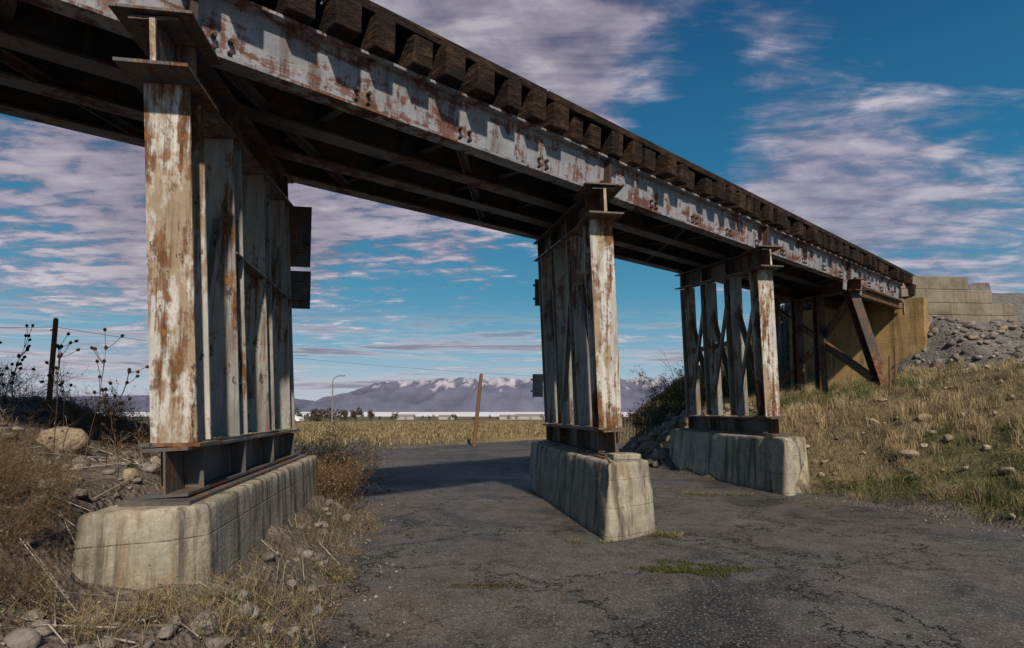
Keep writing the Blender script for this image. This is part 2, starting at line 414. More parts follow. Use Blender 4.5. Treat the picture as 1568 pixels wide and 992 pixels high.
def inter(i):
    b0=bentpos(i)
    def f(t,h=0):
        p=b0+Vt*t; s=np.dot(p-L0,UH); q=-np.dot(p-L0,N); return Z0+RISE*s/SPAN+SUP*q+h
    return f
def bent(i,ft,sill_h=.31,tbase=(0,1,2,3.0)):
    nm={-1:'west',0:'road_left',1:'road_right',2:'slope'}[i]
    b0=bentpos(i); f=inter(i)
    E=empty(nm+'_bent'); E.parent=BR
    colN=MB(); colI=MB(); cap=MB(); br=MB()
    def P(t,z):
        p=b0+Vt*t; return V(p[0],p[1],0)+UPB*((z-ft)/UPB[2])+V(0,0,ft)
    CH=.34
    cap.ibeam(P(-.30,ft+.03+sill_h/2),P(3.3,ft+.03+sill_h/2),UPB,sill_h,.28,.02,.014)
    cap.box(P(0,ft+sill_h+.045),Vp,Vt,UPB,.37,.42,.022)
    cap.box(P(1.5,ft+.012),Vp,Vt,V(0,0,1),.40,3.9,.024)
    for t in tbase:
        for sd in(-1,1): cap.box(P(t,ft+.03+sill_h/2)+Vp*sd*.075,Vp,Vt,UPB,.12,.015,sill_h-.05)
    zt=lambda t:f(t)-.012
    cap.ibeam(P(-.32,zt(-.32)-CH/2),P(3.35,zt(3.35)-CH/2),UPB,CH,.30,.022,.016)
    cap.box(P(-.08,zt(-.08)-CH-.014),Vp,Vt,UPB,.44,.60,.022)
    cap.box(P(-.08,zt(-.08)+.002),Vp,Vt,UPB,.50,.58,.018)
    for t in tbase:
        for sd in(-1,1): cap.box(P(t+.0,zt(t)-CH/2)+Vp*sd*.08,Vp,Vt,UPB,.13,.014,CH-.05)
    for t in tbase:
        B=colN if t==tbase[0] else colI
        z0=ft+sill_h+.057; z1=zt(t)-CH-.028
        w=(.285 if i==0 else .30) if t==tbase[0] else .25
        B.ibeam(P(t,z0),P(t,z1),Vt,.28 if t==tbase[0] else .25,w,.02,.014)
    zb=ft+sill_h+.15
    for k,(a,b_) in enumerate(zip(tbase[:-1],tbase[1:])):
        zm=f(a)-.75
        if i==2 or k!=1: br.angle(P(a+.05,zb)+Vp*.04,P(b_-.05,zm)+Vp*.04,Vt,.075,.012)
        if i==2 or k==1: br.angle(P(a+.05,zm)-Vp*.10,P(b_-.05,zb)-Vp*.10,Vt,.075,.012)
    br.angle(P(tbase[1]-.1,ft+sill_h+1.55)+Vp*.02,P(tbase[-1]+.1,ft+sill_h+1.55)+Vp*.02,UPB,.11,.012)
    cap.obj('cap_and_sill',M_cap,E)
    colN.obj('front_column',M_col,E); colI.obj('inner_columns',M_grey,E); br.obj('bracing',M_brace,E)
    gp=MB()
    gp.box(P(-.335,zt(-.3)-CH/2),Vp,Vt,UPB,.035,.02,CH-.05)
    gp.obj('end_stiffener',M_col,E)
def footing(i,ft,zb,tl=-.88,tr=-.52,w=.31,tail=3.55,M=M_conc,chip=0):
    b0=bentpos(i)
    def q(t,s): p=b0+Vt*t+Vp*s; return V(p[0],p[1])
    poly=[q(tl,-w),q(tr-.10,w-.16),q(tr+.05,w),q(tail+.1,w),q(tail,-w)]
    pts=[]
    for a,b_ in zip(poly,poly[1:]+poly[:1]):
        n=max(2,int(np.linalg.norm(b_-a)/.045))
        for k in range(n): pts.append(a+(b_-a)*k/n)
    pts=np.array(pts); nP=len(pts)
    tn=np.roll(pts,-1,0)-np.roll(pts,1,0); on=np.stack([tn[:,1],-tn[:,0]],-1); on/=np.linalg.norm(on,axis=1)[:,None]
    zs=np.concatenate([np.linspace(zb,ft-.05,26),[ft-.03,ft-.014,ft-.004,ft]]); ins=[0]*26+[.003,.010,.020,.035]; NZ=len(zs); vs=[];fs=[]
    for kz,z in enumerate(zs):
        u=(ft-z)/(ft-zb)
        tl_=(pts-b0[:2])@Vt[:2]
        e=.07*u+(fbm(tl_*1.2+z*.8,tl_*0+z*1.2+i*7,5,3)-.5)*.018+(fbm(tl_*12,np.full(nP,z*12.),6,3)-.5)*.008
        e=e-ins[kz]-(.05*np.maximum(0,vn(tl_*6,tl_*0+i*3,31)-.6) if kz>=NZ-5 else 0)
        if chip:
            near=1-sm(tr-.1,tr+.35,tl_)
            ch=np.maximum(0,fbm(pts[:,0]*4.5+z*2.2,pts[:,1]*4.5-z*2.5,15,5)-.52)
            e=e-chip*near*ch*1.5
        qv=pts+on*np.asarray(e)[:,None]
        for p in qv: vs.append((p[0],p[1],z))
    for kz in range(NZ-1):
        for k in range(nP):
            fs.append((kz*nP+k,kz*nP+(k+1)%nP,(kz+1)*nP+(k+1)%nP,(kz+1)*nP+k))
    fs.append(tuple((NZ-1)*nP+k for k in range(nP)))
    me=bpy.data.meshes.new('footing'); me.from_pydata([tuple(map(float,v)) for v in vs],[],fs); me.update()
    me.polygons.foreach_set('use_smooth',[True]*(len(fs)-1)+[False])
    return link('concrete_footing',me,M,BR)
FT={-1:-.5,0:-.58,1:-.58,2:-.47}
for i in(-1,0,1,2): bent(i,FT[i])
footing(-1,-.5,-1.7)
footing(0,-.58,-1.75,-.70,-.46,.29,chip=.05)
footing(1,-.58,-1.6,-.95,-.62,.31,chip=.08)
footing(2,-.47,-1.7,-1.0,-.55,.36,chip=.75)
pd=MB(); p=bentpos(1)-Vt*.42; pd.box(V(p[0]+.05,p[1],-.545),Vp,Vt,V(0,0,1),.34,.26,.07); pd.obj('grout_pad',M_conc,BR,bevel=.015)

# fourth bent: battered tower frame
E=empty('tower_bent'); E.parent=BR
tw=MB(); b4=bentpos(3); f4=inter(3)
def P4(t,z,dx=0): p=b4+Vt*t+V(dx,0,0); return V(p[0],p[1],z)
zt=3.12
tw.ibeam(P4(-.45,f4(0)-.15),P4(3.4,f4(3.4)-.15),V(0,0,1),.28,.3)
tw.ibeam(P4(-.1,zt-.15,-.02),P4(-.5,.35,.42),Vt,.22,.24)
tw.ibeam(P4(1.1,zt+.0),P4(1.1,.2),Vt,.2,.22)
tw.ibeam(P4(2.0,zt+.1),P4(2.0,.2),Vt,.2,.22)
tw.ibeam(P4(3.0,zt+.2),P4(3.2,.2,-.2),Vt,.22,.24)
tw.beam(P4(1.1,1.95,.12),P4(-.15,2.95,.12),Vt,.17,.10)
tw.beam(P4(1.1,1.75,.12),P4(-.35,.75,.26),Vt,.17,.10)
tw.beam(P4(2.9,2.9,.05),P4(1.2,1.9,.05),Vt,.14,.1)
tw.beam(P4(3.0,.8,.05),P4(1.2,1.75,.05),Vt,.14,.1)
for q in(0,1.6): tw.ibeam(deckpt(3*SPAN,q,-.16),deckpt(4*SPAN,q,-.16),DU,.24,.2)
tw.obj('tower_members',M_brown,E)
fp=MB(); p=P4(1.3,.1); fp.box(V(p[0],p[1],-.3),Vp,Vt,V(0,0,1),.6,4.4,1.5); fp.obj('tower_footing',M_conc,BR)
bp=MB()
for s in(3*SPAN-.5,3*SPAN+.1,3*SPAN+.7): bp.box(deckpt(s,-.0,-.14)+N*.10,U,N,DU,.22,.02,.24)
bp.obj('bearing_plates',M_gird,BR)

# abutment
AB=empty('concrete_abutment')
a=MB(); F=ab.copy()
e0=F+N*.62; e1=F-N*3.3; L_=np.linalg.norm(e1-e0); cc0=(e0+e1)/2+UH*.33
a.box(V(cc0[0],cc0[1],1.45),UH,N,V(0,0,1),.62,L_,3.9)
a.obj('abutment_face',M_ochre,AB,bevel=.02)
a=MB(); wd=nrm(V(1,.09,0)); wn=V(-wd[1],wd[0],0)
w0=F+V(.05,-.12,0)
for x0,x1,z0,z1,off in((0.5,3.75,2.2,2.92,0),(0.03,3.72,2.92,3.30,.02),(0,3.0,3.30,3.72,.05),(0,2.25,3.72,4.14,.08)):
    c=w0+wd*(x0+x1)/2
    a.box(V(c[0],c[1],(z0+z1)/2)+wn*(.22+off),wd,wn,V(0,0,1),x1-x0,.44,z1-z0-.012)
a.obj('stepped_wing_wall',M_wing,AB,bevel=.02)
a=MB()
a.box(deckpt(4*SPAN+.45,.0,.30)+N*.25,U,N,DU,.5,.24,.34); a.box(deckpt(4*SPAN+.3,1.25,-.03),U,N,DU,.5,3.0,.05)
a.obj('bearing_seat_timber',M_tie,AB,bevel=.01)

def panel(name,i,t,s,z0,z1,w,m):
    b0=bentpos(i); p=b0+Vt*t+Vp*s; q=MB()
    q.box(V(p[0],p[1],(z0+z1)/2),Vp,Vt,V(0,0,1),w,.006,z1-z0)
    for z in (z0+(z1-z0)*.25,z0+(z1-z0)*.75): q.box(V(p[0],p[1],z)-Vt*.02-Vp*.05,Vp,Vt,V(0,0,1),w*.9,.03,.035)
    return q.obj(name,m,None,bevel=.002)
M_sign=steel('weathered_sign_metal',(.085,.088,.092),.3,.05); M_signg=plain('grey_sign_metal',(.20,.205,.21),.5)
panel('road_sign',0,3.25,.03,1.80,2.58,.36,M_sign)
panel('road_sign.001',0,3.25,.04,1.27,1.75,.36,M_sign)
panel('road_sign.002',1,3.3,-.17,1.92,2.42,.22,M_sign)
panel('road_sign.003',1,3.6,-.17,.25,.68,.20,M_signg)

# ---------------------------------------------------------------- vegetation & rubble
def blades(name,P,h,w,lean,cols,mat_=M_grass):
    n=len(P); az=rng.uniform(0,2*np.pi,n); side=np.stack([np.cos(az),np.sin(az),np.zeros(n)],-1)
    la=rng.uniform(0,2*np.pi,n); ld=np.stack([np.cos(la),np.sin(la),np.zeros(n)],-1)*(lean*rng.uniform(.2,1,n)*h)[:,None]
    up=np.zeros((n,3));up[:,2]=h
    b0=P-side*w[:,None]/2;b1=P+side*w[:,None]/2
    m_=P+up*.55+ld*.35
    m0=m_-side*w[:,None]*.35;m1=m_+side*w[:,None]*.35
    tp=P+up*(1-.35*lean)+ld
    Vv=np.stack([b0,b1,m1,m0,tp],1).reshape(-1,3)
    k=np.arange(n)[:,None]*5
    lo=np.concatenate([k+0,k+1,k+2,k+3,k+3,k+2,k+4],1)
    sz=np.tile([4,3],n)
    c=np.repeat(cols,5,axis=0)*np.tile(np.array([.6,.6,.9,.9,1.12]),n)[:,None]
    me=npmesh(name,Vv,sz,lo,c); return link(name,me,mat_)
def clumps(n,region,per,rad,mask=None):
    x=rng.uniform(region[0],region[1],n);y=rng.uniform(region[2],region[3],n)
    if mask is not None: k=mask(x,y); x=x[k];y=y[k]
    x=np.repeat(x,per)+rng.normal(0,rad,len(x)*per);y=np.repeat(y,per)+rng.normal(0,rad,len(y)*per)
    return x,y
pal_straw=np.array([[.44,.35,.20],[.35,.27,.15],[.52,.43,.27],[.25,.18,.10],[.38,.28,.16]])
pal_green=np.array([[.085,.115,.035],[.12,.145,.045],[.06,.085,.025],[.17,.17,.065]])
pal_brown=np.array([[.14,.085,.05],[.20,.13,.075],[.10,.065,.04],[.27,.19,.11]])
pal_left=np.array([[.30,.235,.15],[.20,.145,.09],[.38,.31,.21],[.13,.09,.06],[.17,.12,.08]])
def pick(pal,n): return pal[rng.integers(0,len(pal),n)]*rng.uniform(.75,1.2,(n,1))
def mr_(x,y):
    e=x-np.interp(y,rY,rX); z=height(x,y)
    ok=(e>.2)&(z<1.05+.3*fbm(x,y,9))&(x<.98*y+1.5)
    return ok&(rng.uniform(0,1,len(x))<.2+1.2*fbm(x*.9,y*.9,71))
x,y=clumps(10500,(3.6,20,5.2,24),14,.055,mr_)
z=height(x,y); n=len(x)
isg=(rng.uniform(0,1,n)<GREEN(x,y)*.85)
c=np.where(isg[:,None],pick(pal_green,n),pick(pal_straw,n)*(.45+.7*fbm(x*1.5,y*1.5,79))[:,None])
h=rng.uniform(.08,.26,n)*(.45+1.1*fbm(x*1.4,y*1.4,75))
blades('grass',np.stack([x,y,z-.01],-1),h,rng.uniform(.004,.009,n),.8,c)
x0=rng.uniform(3.8,20,2100);y0=rng.uniform(5.4,20,2100);k=mr_(x0,y0)&(fbm(x0*.9,y0*.9,77)>.42);x0=x0[k];y0=y0[k];per=46
hs=np.repeat(rng.uniform(.2,.55,len(x0)),per); tone=np.repeat(rng.uniform(.6,1.3,len(x0)),per); gk=np.repeat(rng.uniform(0,1,len(x0))<.28*GREEN(x0,y0)+.06,per)
x=np.repeat(x0,per)+rng.normal(0,.05,len(x0)*per);y=np.repeat(y0,per)+rng.normal(0,.05,len(y0)*per);n=len(x)
c=np.where(gk[:,None],pick(pal_green*1.1,n),pick(pal_straw*1.1,n))*tone[:,None]
blades('bunch_grass',np.stack([x,y,height(x,y)-.01],-1),hs*rng.uniform(.6,1,n),rng.uniform(.003,.007,n),.62,c)
FX=lambda x,y: np.abs(x+2.24+.158*(y-4.05))
notfoot=lambda x,y:~((FX(x,y)<.44)&(y>3.1)&(y<7.9))
def ml_(x,y):
    e=np.interp(y,lY,lX)-x
    return (e>.0)&(rng.uniform(0,1,len(x))<np.where(e<.8,.9,.07+.45*sm(.5,.65,fbm(x*1.1,y*1.1,91))))&notfoot(x,y)
x,y=clumps(4200,(-7.5,-.8,2.2,13),20,.06,ml_)
z=height(x,y); n=len(x); isg=rng.uniform(0,1,n)<.22*(y<7)*sm(.4,.6,fbm(x*2,y*2,87))*2
c=np.where(isg[:,None],pick(pal_green,n)*1.2,pick(pal_left,n))
blades('dry_grass_verge',np.stack([x,y,z-.01],-1),rng.uniform(.05,.34,n)*(.25+1.2*fbm(x*1.5,y*1.5,85)),rng.uniform(.0018,.0045,n),1.1,c)
x,y=clumps(9000,(-40,14,21,62),8,.15,lambda x,y:((y-(26.8+1.25*x))>.6))
z=height(x,y); n=len(x)
c=np.where((rng.uniform(0,1,n)<.2)[:,None],pick(pal_green,n),pick(pal_straw,n)*.8)
blades('field_grass',np.stack([x,y,z],-1),rng.uniform(.08,.34,n),rng.uniform(.02,.05,n),.8,c)
def patch(name,cx,cy,rx,ry,n,pal,hh):
    a_=rng.uniform(0,6.283,n);r_=rng.uniform(0,1,n)**.7*(.35+1.0*vn(a_*1.6,a_*0+cx,5))
    x=cx+rx*r_*np.cos(a_);y=cy+ry*r_*np.sin(a_); k=vn(x*9,y*9,3)>.3; x=x[k];y=y[k];n=len(x)
    return blades(name,np.stack([x,y,np.full(n,-1.412)],-1),rng.uniform(.3,1,n)*hh,rng.uniform(.003,.006,n),1.0,pick(pal,n))
patch('grass_tuft',1.62,5.35,.55,.30,4800,pal_green*.7,.045)
patch('grass_tuft.001',-.15,4.85,.5,.10,1500,np.vstack([pal_brown*.7,pal_green*.5]),.03)
patch('grass_tuft.002',.85,6.45,.25,.12,900,np.vstack([pal_green,pal_straw*.6]),.08)
patch('grass_tuft.003',1.75,6.75,.25,.2,900,np.vstack([pal_green,pal_straw*.6]),.09)
patch('grass_tuft.004',3.3,10.0,.9,.22,2200,np.vstack([pal_green,pal_straw*.6]),.08)

import bmesh
def icob(sub):
    bm=bmesh.new(); bmesh.ops.create_icosphere(bm,subdivisions=sub,radius=1); a=np.array([v.co[:] for v in bm.verts]); f=np.array([[v.index for v in fc.verts] for fc in bm.faces]); bm.free(); return a,f
ICO={0:icob(2),1:icob(1)}
def rocks(name,P,r,cols,lod=0):
    base,fc=ICO[lod]
    n=len(P);k=len(base);VV=np.zeros((n,k,3))
    for i in range(n):
        sc=rng.uniform(.6,1.25,3)*V(1,1,.72); A=np.linalg.qr(rng.normal(size=(3,3)))[0]
        b=base.copy()
        for _ in range(6):
            d=nrm(rng.normal(size=3)); o=rng.uniform(.45,.8); pr=b@d; b-=np.clip(pr-o,0,None)[:,None]*d
        VV[i]=(b*(1+rng.normal(0,.03,(k,1))))@A*sc*r[i]+P[i]
    fs=(fc[None]+np.arange(n)[:,None,None]*k).reshape(-1,3)
    me=npmesh(name,VV.reshape(-1,3),np.full(len(fs),3),fs,np.repeat(cols,k,axis=0)); return link(name,me,M_rock)
def rockpts(n,region,mask,rlo,rhi,pw=3):
    x=rng.uniform(region[0],region[1],n);y=rng.uniform(region[2],region[3],n);k=mask(x,y);x=x[k];y=y[k]
    r=rlo+(rhi-rlo)*rng.uniform(0,1,len(x))**pw
    return np.stack([x,y,height(x,y)+r*.25],-1),r
P,r=rockpts(6500,(-7.5,-1,1.6,9),lambda x,y:(np.interp(y,lY,lX)-x>.1)&notfoot(x,y)&(rng.uniform(0,1,len(x))<.15+fbm(x,y,81)),.007,.09,5)
tone=rng.uniform(.6,1.25,(len(P),1)); rocks('rubble',P,r,np.array([.215,.195,.175])*tone,0)
P,r=rockpts(9000,(9,21,8,21),lambda x,y:(height(x,y)>.80+.3*fbm(x,y,9))&(y<WY(x)-.1)&(x>.42*y+1.5),.02,.17,5)
tone=rng.uniform(.5,1.35,(len(P),1)); rocks('embankment_gravel',P,r,np.array([.21,.19,.17])*tone,1)
P,r=rockpts(1100,(3.2,6.8,13.5,24),lambda x,y:(x-np.interp(y,rY,rX)>.1)&(x-np.interp(y,rY,rX)<2.4),.04,.2,2)
P2,r2_=rockpts(240,(3.3,4.9,14.5,18.5),lambda x,y:(x-np.interp(y,rY,rX)>.05)&(x-np.interp(y,rY,rX)<1.3),.10,.26,1)
P=np.vstack([P,P2]);r=np.concatenate([r,r2_])
tone=rng.uniform(.6,1.2,(len(P),1)); rocks('riprap_rocks',P,r,np.array([.25,.20,.15])*tone,1)
P,r=rockpts(150,(4.8,14,6,15),lambda x,y:(x-np.interp(y,rY,rX)>.2),.04,.13,3)
P[:,2]+=.03; rocks('scattered_stones',P,r,np.array([.33,.28,.21])*rng.uniform(.7,1.15,(len(P),1)))
y=rng.uniform(2.5,12,900);x=np.interp(y,lY,lX)+.1+rng.normal(0,.22,900); y2=rng.uniform(3,10,900);x2=np.interp(y2,rY,rX)-.15+rng.normal(0,.2,900)
xx=np.concatenate([x,x2]);yy=np.concatenate([y,y2]); r=.005+.018*rng.uniform(0,1,len(xx))**4
P=np.stack([xx,yy,np.maximum(height(xx,yy),-1.41)+r*.3],-1); rocks('roadside_pebbles',P,r,np.array([.22,.20,.18])*rng.uniform(.5,1.3,(len(P),1)),1)
P=[];r=[]
for (X_,Y_,R) in ((7.6,10.9,.16),(7.1,11.6,.12),(6.6,9.9,.17),(7.9,12.6,.13),(14.5,17.2,.2),(14.9,17.35,.17),(14.2,17.0,.15),(13.1,16.6,.2),(15.2,17.2,.14),(12.2,15.6,.2),(8.6,12.4,.12),(-4.1,5.4,.2),(-3.05,4.1,.1),(-2.95,4.6,.12),(-3.3,4.5,.09)):
    P.append((X_,Y_,float(height(X_,Y_))+R*.3));r.append(R)
rocks('boulder_group',np.array(P),np.array(r),np.array([[.32,.26,.19]])*rng.uniform(.8,1.1,(len(P),1)))

def tubes(name,segs,cols,parent=None,mat_=M_grass):
    segs=np.array(segs);p0=segs[:,:3];p1=segs[:,3:6];r0=segs[:,6];r1=segs[:,7]
    d=p1-p0;d/=np.linalg.norm(d,axis=1)[:,None]+1e-9
    a_=np.cross(d,V(.3,.5,.81));a_/=np.linalg.norm(a_,axis=1)[:,None];b_=np.cross(d,a_)
    n=len(segs);VV=np.zeros((n,6,3))
    for k in range(3):
        t=2*np.pi*k/3;o=a_*math.cos(t)+b_*math.sin(t);VV[:,k]=p0+o*r0[:,None];VV[:,3+k]=p1+o*r1[:,None]
    q=np.array([[0,1,4,3],[1,2,5,4],[2,0,3,5]]);fs=(q[None]+np.arange(n)[:,None,None]*6).reshape(-1,4)
    me=npmesh(name,VV.reshape(-1,3),np.full(len(fs),4),fs,np.repeat(cols,6,axis=0)); return link(name,me,mat_,parent)
def grow(segs,p,d,L,r,depth,rr,spread=.7,grav=0):
    n=3
    for k in range(n):
        d=nrm(d+rr.normal(0,.22,3)+V(0,0,grav)); q=p+d*L/n
        segs.append([*p,*q,r*(1-.2*k/n),r*(1-.2*(k+1)/n)]); p=q
        if depth>0 and (k>0 or rr.uniform()<.5):
            for _ in range(rr.integers(1,3)): grow(segs,p,nrm(d+rr.normal(0,spread,3)),L*rr.uniform(.45,.75),r*.6,depth-1,rr,spread,grav)
rr=np.random.default_rng(12)
def shrub(name,cx,cy,R,Hh,stems,depth,pal,rad=.004,leaf=0,leafpal=None,lsz=.03,grav=0.02):
    segs=[]
    for _ in range(stems):
        a_=rr.uniform(0,6.283);q=rr.uniform(0,R*.45);x=cx+q*math.cos(a_);y=cy+q*math.sin(a_)
        p=V(x,y,float(height(x,y))-.02); grow(segs,p,nrm(V(math.cos(a_)*R/Hh*.8,math.sin(a_)*R/Hh*.8,1)),Hh*rr.uniform(.45,.75),rad,depth,rr,.6,grav)
    ob=tubes(name,segs,pick(pal,len(segs)))
    if leaf:
        s_=np.array(segs);k=rng.integers(0,len(s_),leaf);P=s_[k,3:6]+rng.normal(0,lsz*1.2,(leaf,3))
        n_=leaf;a1=rng.normal(size=(n_,3));a1/=np.linalg.norm(a1,axis=1)[:,None];a2=np.cross(a1,rng.normal(size=(n_,3)));a2/=np.linalg.norm(a2,axis=1)[:,None]
        sz=(lsz*rng.uniform(.4,1.2,n_))[:,None]
        VV=np.stack([P-a1*sz,P+a2*sz*.4,P+a1*sz,P-a2*sz*.4],1).reshape(-1,3)
        me=npmesh('leaves',VV,np.full(n_,4),np.arange(4*n_),np.repeat(pick(leafpal,n_),4,axis=0)); link('leaves',me,M_grass,ob)
    return ob
pal_tw=np.array([[.15,.10,.065],[.10,.065,.045],[.22,.155,.10],[.07,.05,.035]])
pal_wh=np.array([[.45,.41,.36],[.33,.29,.25]])
for (cx,cy,R,Hh) in((-2.65,8.5,.55,.8),(-2.45,8.0,.4,.6),(-3.3,9.3,.6,.8),(-2.8,10.2,.6,.7),(-3.6,11.2,.6,.6)):
    shrub('dry_bush',cx,cy,R,Hh,28,3,pal_brown,.004,1100,pal_brown,.02)
for (cx,cy,R,Hh) in((-1.68,6.9,.22,.25),(-1.55,5.9,.2,.2),(-1.45,5.0,.18,.18),(-1.4,4.2,.2,.2),(-1.75,7.5,.25,.28)):
    shrub('dry_bush',cx,cy,R,Hh,16,2,np.vstack([pal_straw*.6,pal_brown]),.0025,250,np.vstack([pal_green,pal_straw*.6]),.012)
for (cx,cy,R,Hh) in((-2.9,3.0,.45,.42),(-2.4,2.75,.45,.32),(-3.3,3.8,.45,.40),(-3.4,3.2,.5,.5),(-2.9,3.5,.3,.3),(-3.9,4.2,.4,.35),(-2.65,3.1,.3,.3),(-3.1,2.7,.4,.4)):
    shrub('tumbleweed',cx,cy,R,Hh,38,3,pal_brown*.85,.0022,300,pal_brown*.7,.010)
for (cx,cy,R,Hh) in((-1.9,2.95,.35,.24),(-1.65,3.1,.3,.26),(-1.45,3.4,.3,.22),(-2.1,2.8,.3,.2),(-1.3,3.7,.25,.18),(-1.75,3.3,.3,.25),(-1.55,3.9,.25,.2)):
    shrub('straw_clump',cx,cy,R,Hh,30,2,np.vstack([pal_straw,pal_brown]),.0016,60,pal_green*1.2,.012)
for (cx,cy,R,Hh) in((-3.6,4.4,.5,.3),(-4.2,4.9,.6,.35),(-2.6,2.9,.5,.26),(-5,6,.6,.4),(-3.2,5.2,.4,.3),(-3.5,5.7,.4,.35),(-3.0,3.3,.5,.3)):
    shrub('pale_brush',cx,cy,R,Hh,9,2,np.vstack([pal_wh,pal_brown]),.0035,0)
for (cx,cy,R,Hh) in((-5.6,6.6,.6,.55),(-4.9,6.9,.5,.48),(-4.2,6.8,.5,.55),(-3.7,7.0,.4,.5),(-6.6,7.2,.6,.5),(-6.2,6.2,.5,.5),(-4.6,6.2,.4,.4),(-3.9,6.3,.4,.4)):
    shrub('scrub_bush',cx,cy,R,Hh,24,3,pal_tw*1.2,.0035,380,np.vstack([pal_green*.8,pal_brown]),.016)
for (cx,cy,R,Hh,lf) in((5.3,18.6,.9,1.15,4200),(4.7,19.2,.7,.85,3600),(5.9,18.2,.8,1.0,3000),(4.6,17.9,.5,.45,1200),(6.4,19,.8,1.2,2400),(5.1,17.2,.5,.4,1300),(7.2,19.4,.7,.9,1800)):
    shrub('green_shrub',cx,cy,R,Hh,18,3,pal_tw,.008,lf,np.vstack([pal_green*.8,pal_green*1.2,pal_brown]),.04)
shrub('bare_shrub',5.75,18.8,.9,1.7,9,3,pal_tw*.5,.012,0)
for (cx,cy) in((6.4,9.2),(5.6,9.9),(7.5,8.6),(8.2,9.6),(6.9,7.7),(9.0,10.6),(6.0,8.3),(7.3,7.2),(8.6,8.4)):
    shrub('dry_clump',cx,cy,.28,.3,34,2,pal_straw*.85,.0028,250,np.vstack([pal_green,pal_straw*.8]),.014)
def thistle(cx,cy,Hh,seed):
    r_=np.random.default_rng(seed);segs=[];heads=MB()
    p=V(cx,cy,float(height(cx,cy)));d=nrm(V(r_.normal(0,.12),0,1));L=Hh/7
    for k in range(7):
        d=nrm(d+r_.normal(0,.07,3)+V(0,0,.1));q=p+d*L;segs.append([*p,*q,.006*(1-.09*k),.006*(1-.09*(k+1))]);p=q
        if k>1:
            for _ in range(2):
                b=nrm(d*.5+r_.normal(0,.6,3)+V(0,0,.35));s0=p
                for j in range(2):
                    b=nrm(b+V(0,0,.25)); e=s0+b*Hh*.085;segs.append([*s0,*e,.003,.0025]);s0=e
                heads.cyl(s0-b*.004,s0+b*.012,.010,.015,7);heads.cyl(s0+b*.012,s0+b*.026,.015,.006,7)
    heads.cyl(p,p+d*.02,.010,.016,7);heads.cyl(p+d*.02,p+d*.036,.016,.007,7)
    ob=tubes('thistle_plant',segs,pick(pal_tw*.6,len(segs))); heads.obj('seed_heads',M_tie,ob)
for k,(cx,cy,Hh) in enumerate(((-3.95,5.1,.85),(-3.6,5.0,.95),(-3.35,4.9,.8),(-4.6,5.4,.6),(-3.05,4.6,.6),(-4.9,5.5,.8),(-5.1,5.9,.75),(-4.25,5.6,.9))): thistle(cx,cy,Hh,k)
segs=[]
for _ in range(110):
    x=rr.uniform(-4.2,-1.4);y=rr.uniform(2.4,6)
    if not notfoot(x,y): continue
    a_=rr.uniform(0,6.28);L=rr.uniform(.1,.5);x1=x+L*math.cos(a_);y1=y+L*math.sin(a_)
    segs.append([x,y,float(height(x,y))+.02,x1,y1,float(height(x1,y1))+.04,rr.uniform(.003,.008),.003])
tubes('fallen_sticks',segs,pick(pal_wh,len(segs)))

# ---------------------------------------------------------------- posts, wires, lamp, car, far trees
M_wood=plain('weathered_post_wood',(.14,.075,.035),.9); M_lamp=plain('lamp_metal',(.18,.18,.18),.5)
p=MB(); p.cyl((-1.5,23.2,-1.5),(-1.22,23.3,1.42),.085,.07,10); p.cyl((-1.22,23.3,1.42),(-1.217,23.3,1.45),.07,.05,10); p.obj('leaning_wood_post',M_wood)
p=MB(); p.cyl((-5.08,6.45,-.3),(-5.05,6.45,1.0),.028,.024,8); p.cyl((-5.05,6.45,1.0),(-5.05,6.45,1.02),.024,.015,8); p.cyl((-5.09,6.43,.88),(-5.02,6.43,.90),.008,.008,6); p.obj('fence_post',M_wood)
for (x,y,h) in((9.4,14.4,.95),(8.55,13.3,.8),(5.6,17.4,1.2)):
    p=MB(); z=float(height(x,y)); p.cyl((x,y,z-.1),(x+.03,y,z+h),.03,.025,7); p.cyl((x+.03,y,z+h),(x+.03,y,z+h+.015),.025,.012,7); p.obj('fence_post',M_wood)
def wire(name,a,b,sag,r=.006,n=14):
    segs=[];a=V(*a);b=V(*b);pr=a
    for k in range(1,n+1):
        t=k/n;q=a+(b-a)*t-V(0,0,4*sag*t*(1-t));segs.append([*pr,*q,r,r]);pr=q
    tubes(name,segs,np.tile([[.03,.03,.035]],(len(segs),1)))
wire('fence_wire',(-9,6.2,1.0),(-5.05,6.45,.92),.05,.003); wire('fence_wire.001',(-5.05,6.45,.92),(-3.0,8.6,.8),.05,.003)
wire('utility_wire',(-18,40,3.9),(16,46,2.2),.4,.010)
p=MB(); zz=float(height(-18.3,60)); p.cyl((-18.3,60,zz),(-18.3,60,3.0),.09,.06,8)
pr=V(-18.3,60,3.0)
for k in range(1,6):
    a_=k/5*1.3; q=V(-18.3+.9*(1-math.cos(a_)),60,3.0+.55*math.sin(a_)); p.cyl(pr,q,.05,.045,8); pr=q
p.box(pr+V(.25,0,0),V(1,0,0),V(0,1,0),V(0,0,1),.6,.2,.12); p.obj('street_lamp',M_lamp,bevel=.01)
C=empty('parked_car'); cx,cy=-30.6,80.; cz=float(height(cx,cy))
prof=[(-2.1,.35),(-2.1,.85),(-1.9,.95),(-1.5,1.0),(-.9,1.42),(.6,1.42),(1.15,1.0),(1.9,.9),(2.1,.7),(2.1,.35)]
M_car=plain('white_car_paint',(.75,.75,.75),.3,.03);M_glass=plain('car_glass',(.02,.025,.03),.1);M_tyre=plain('tyre_rubber',(.02,.02,.02))
me=bpy.data.meshes.new('body');nn=len(prof);vv=[(cx+a_,cy+w_*(.75 if z_>1.2 else .9),cz+z_) for w_ in(-1,1) for a_,z_ in prof]
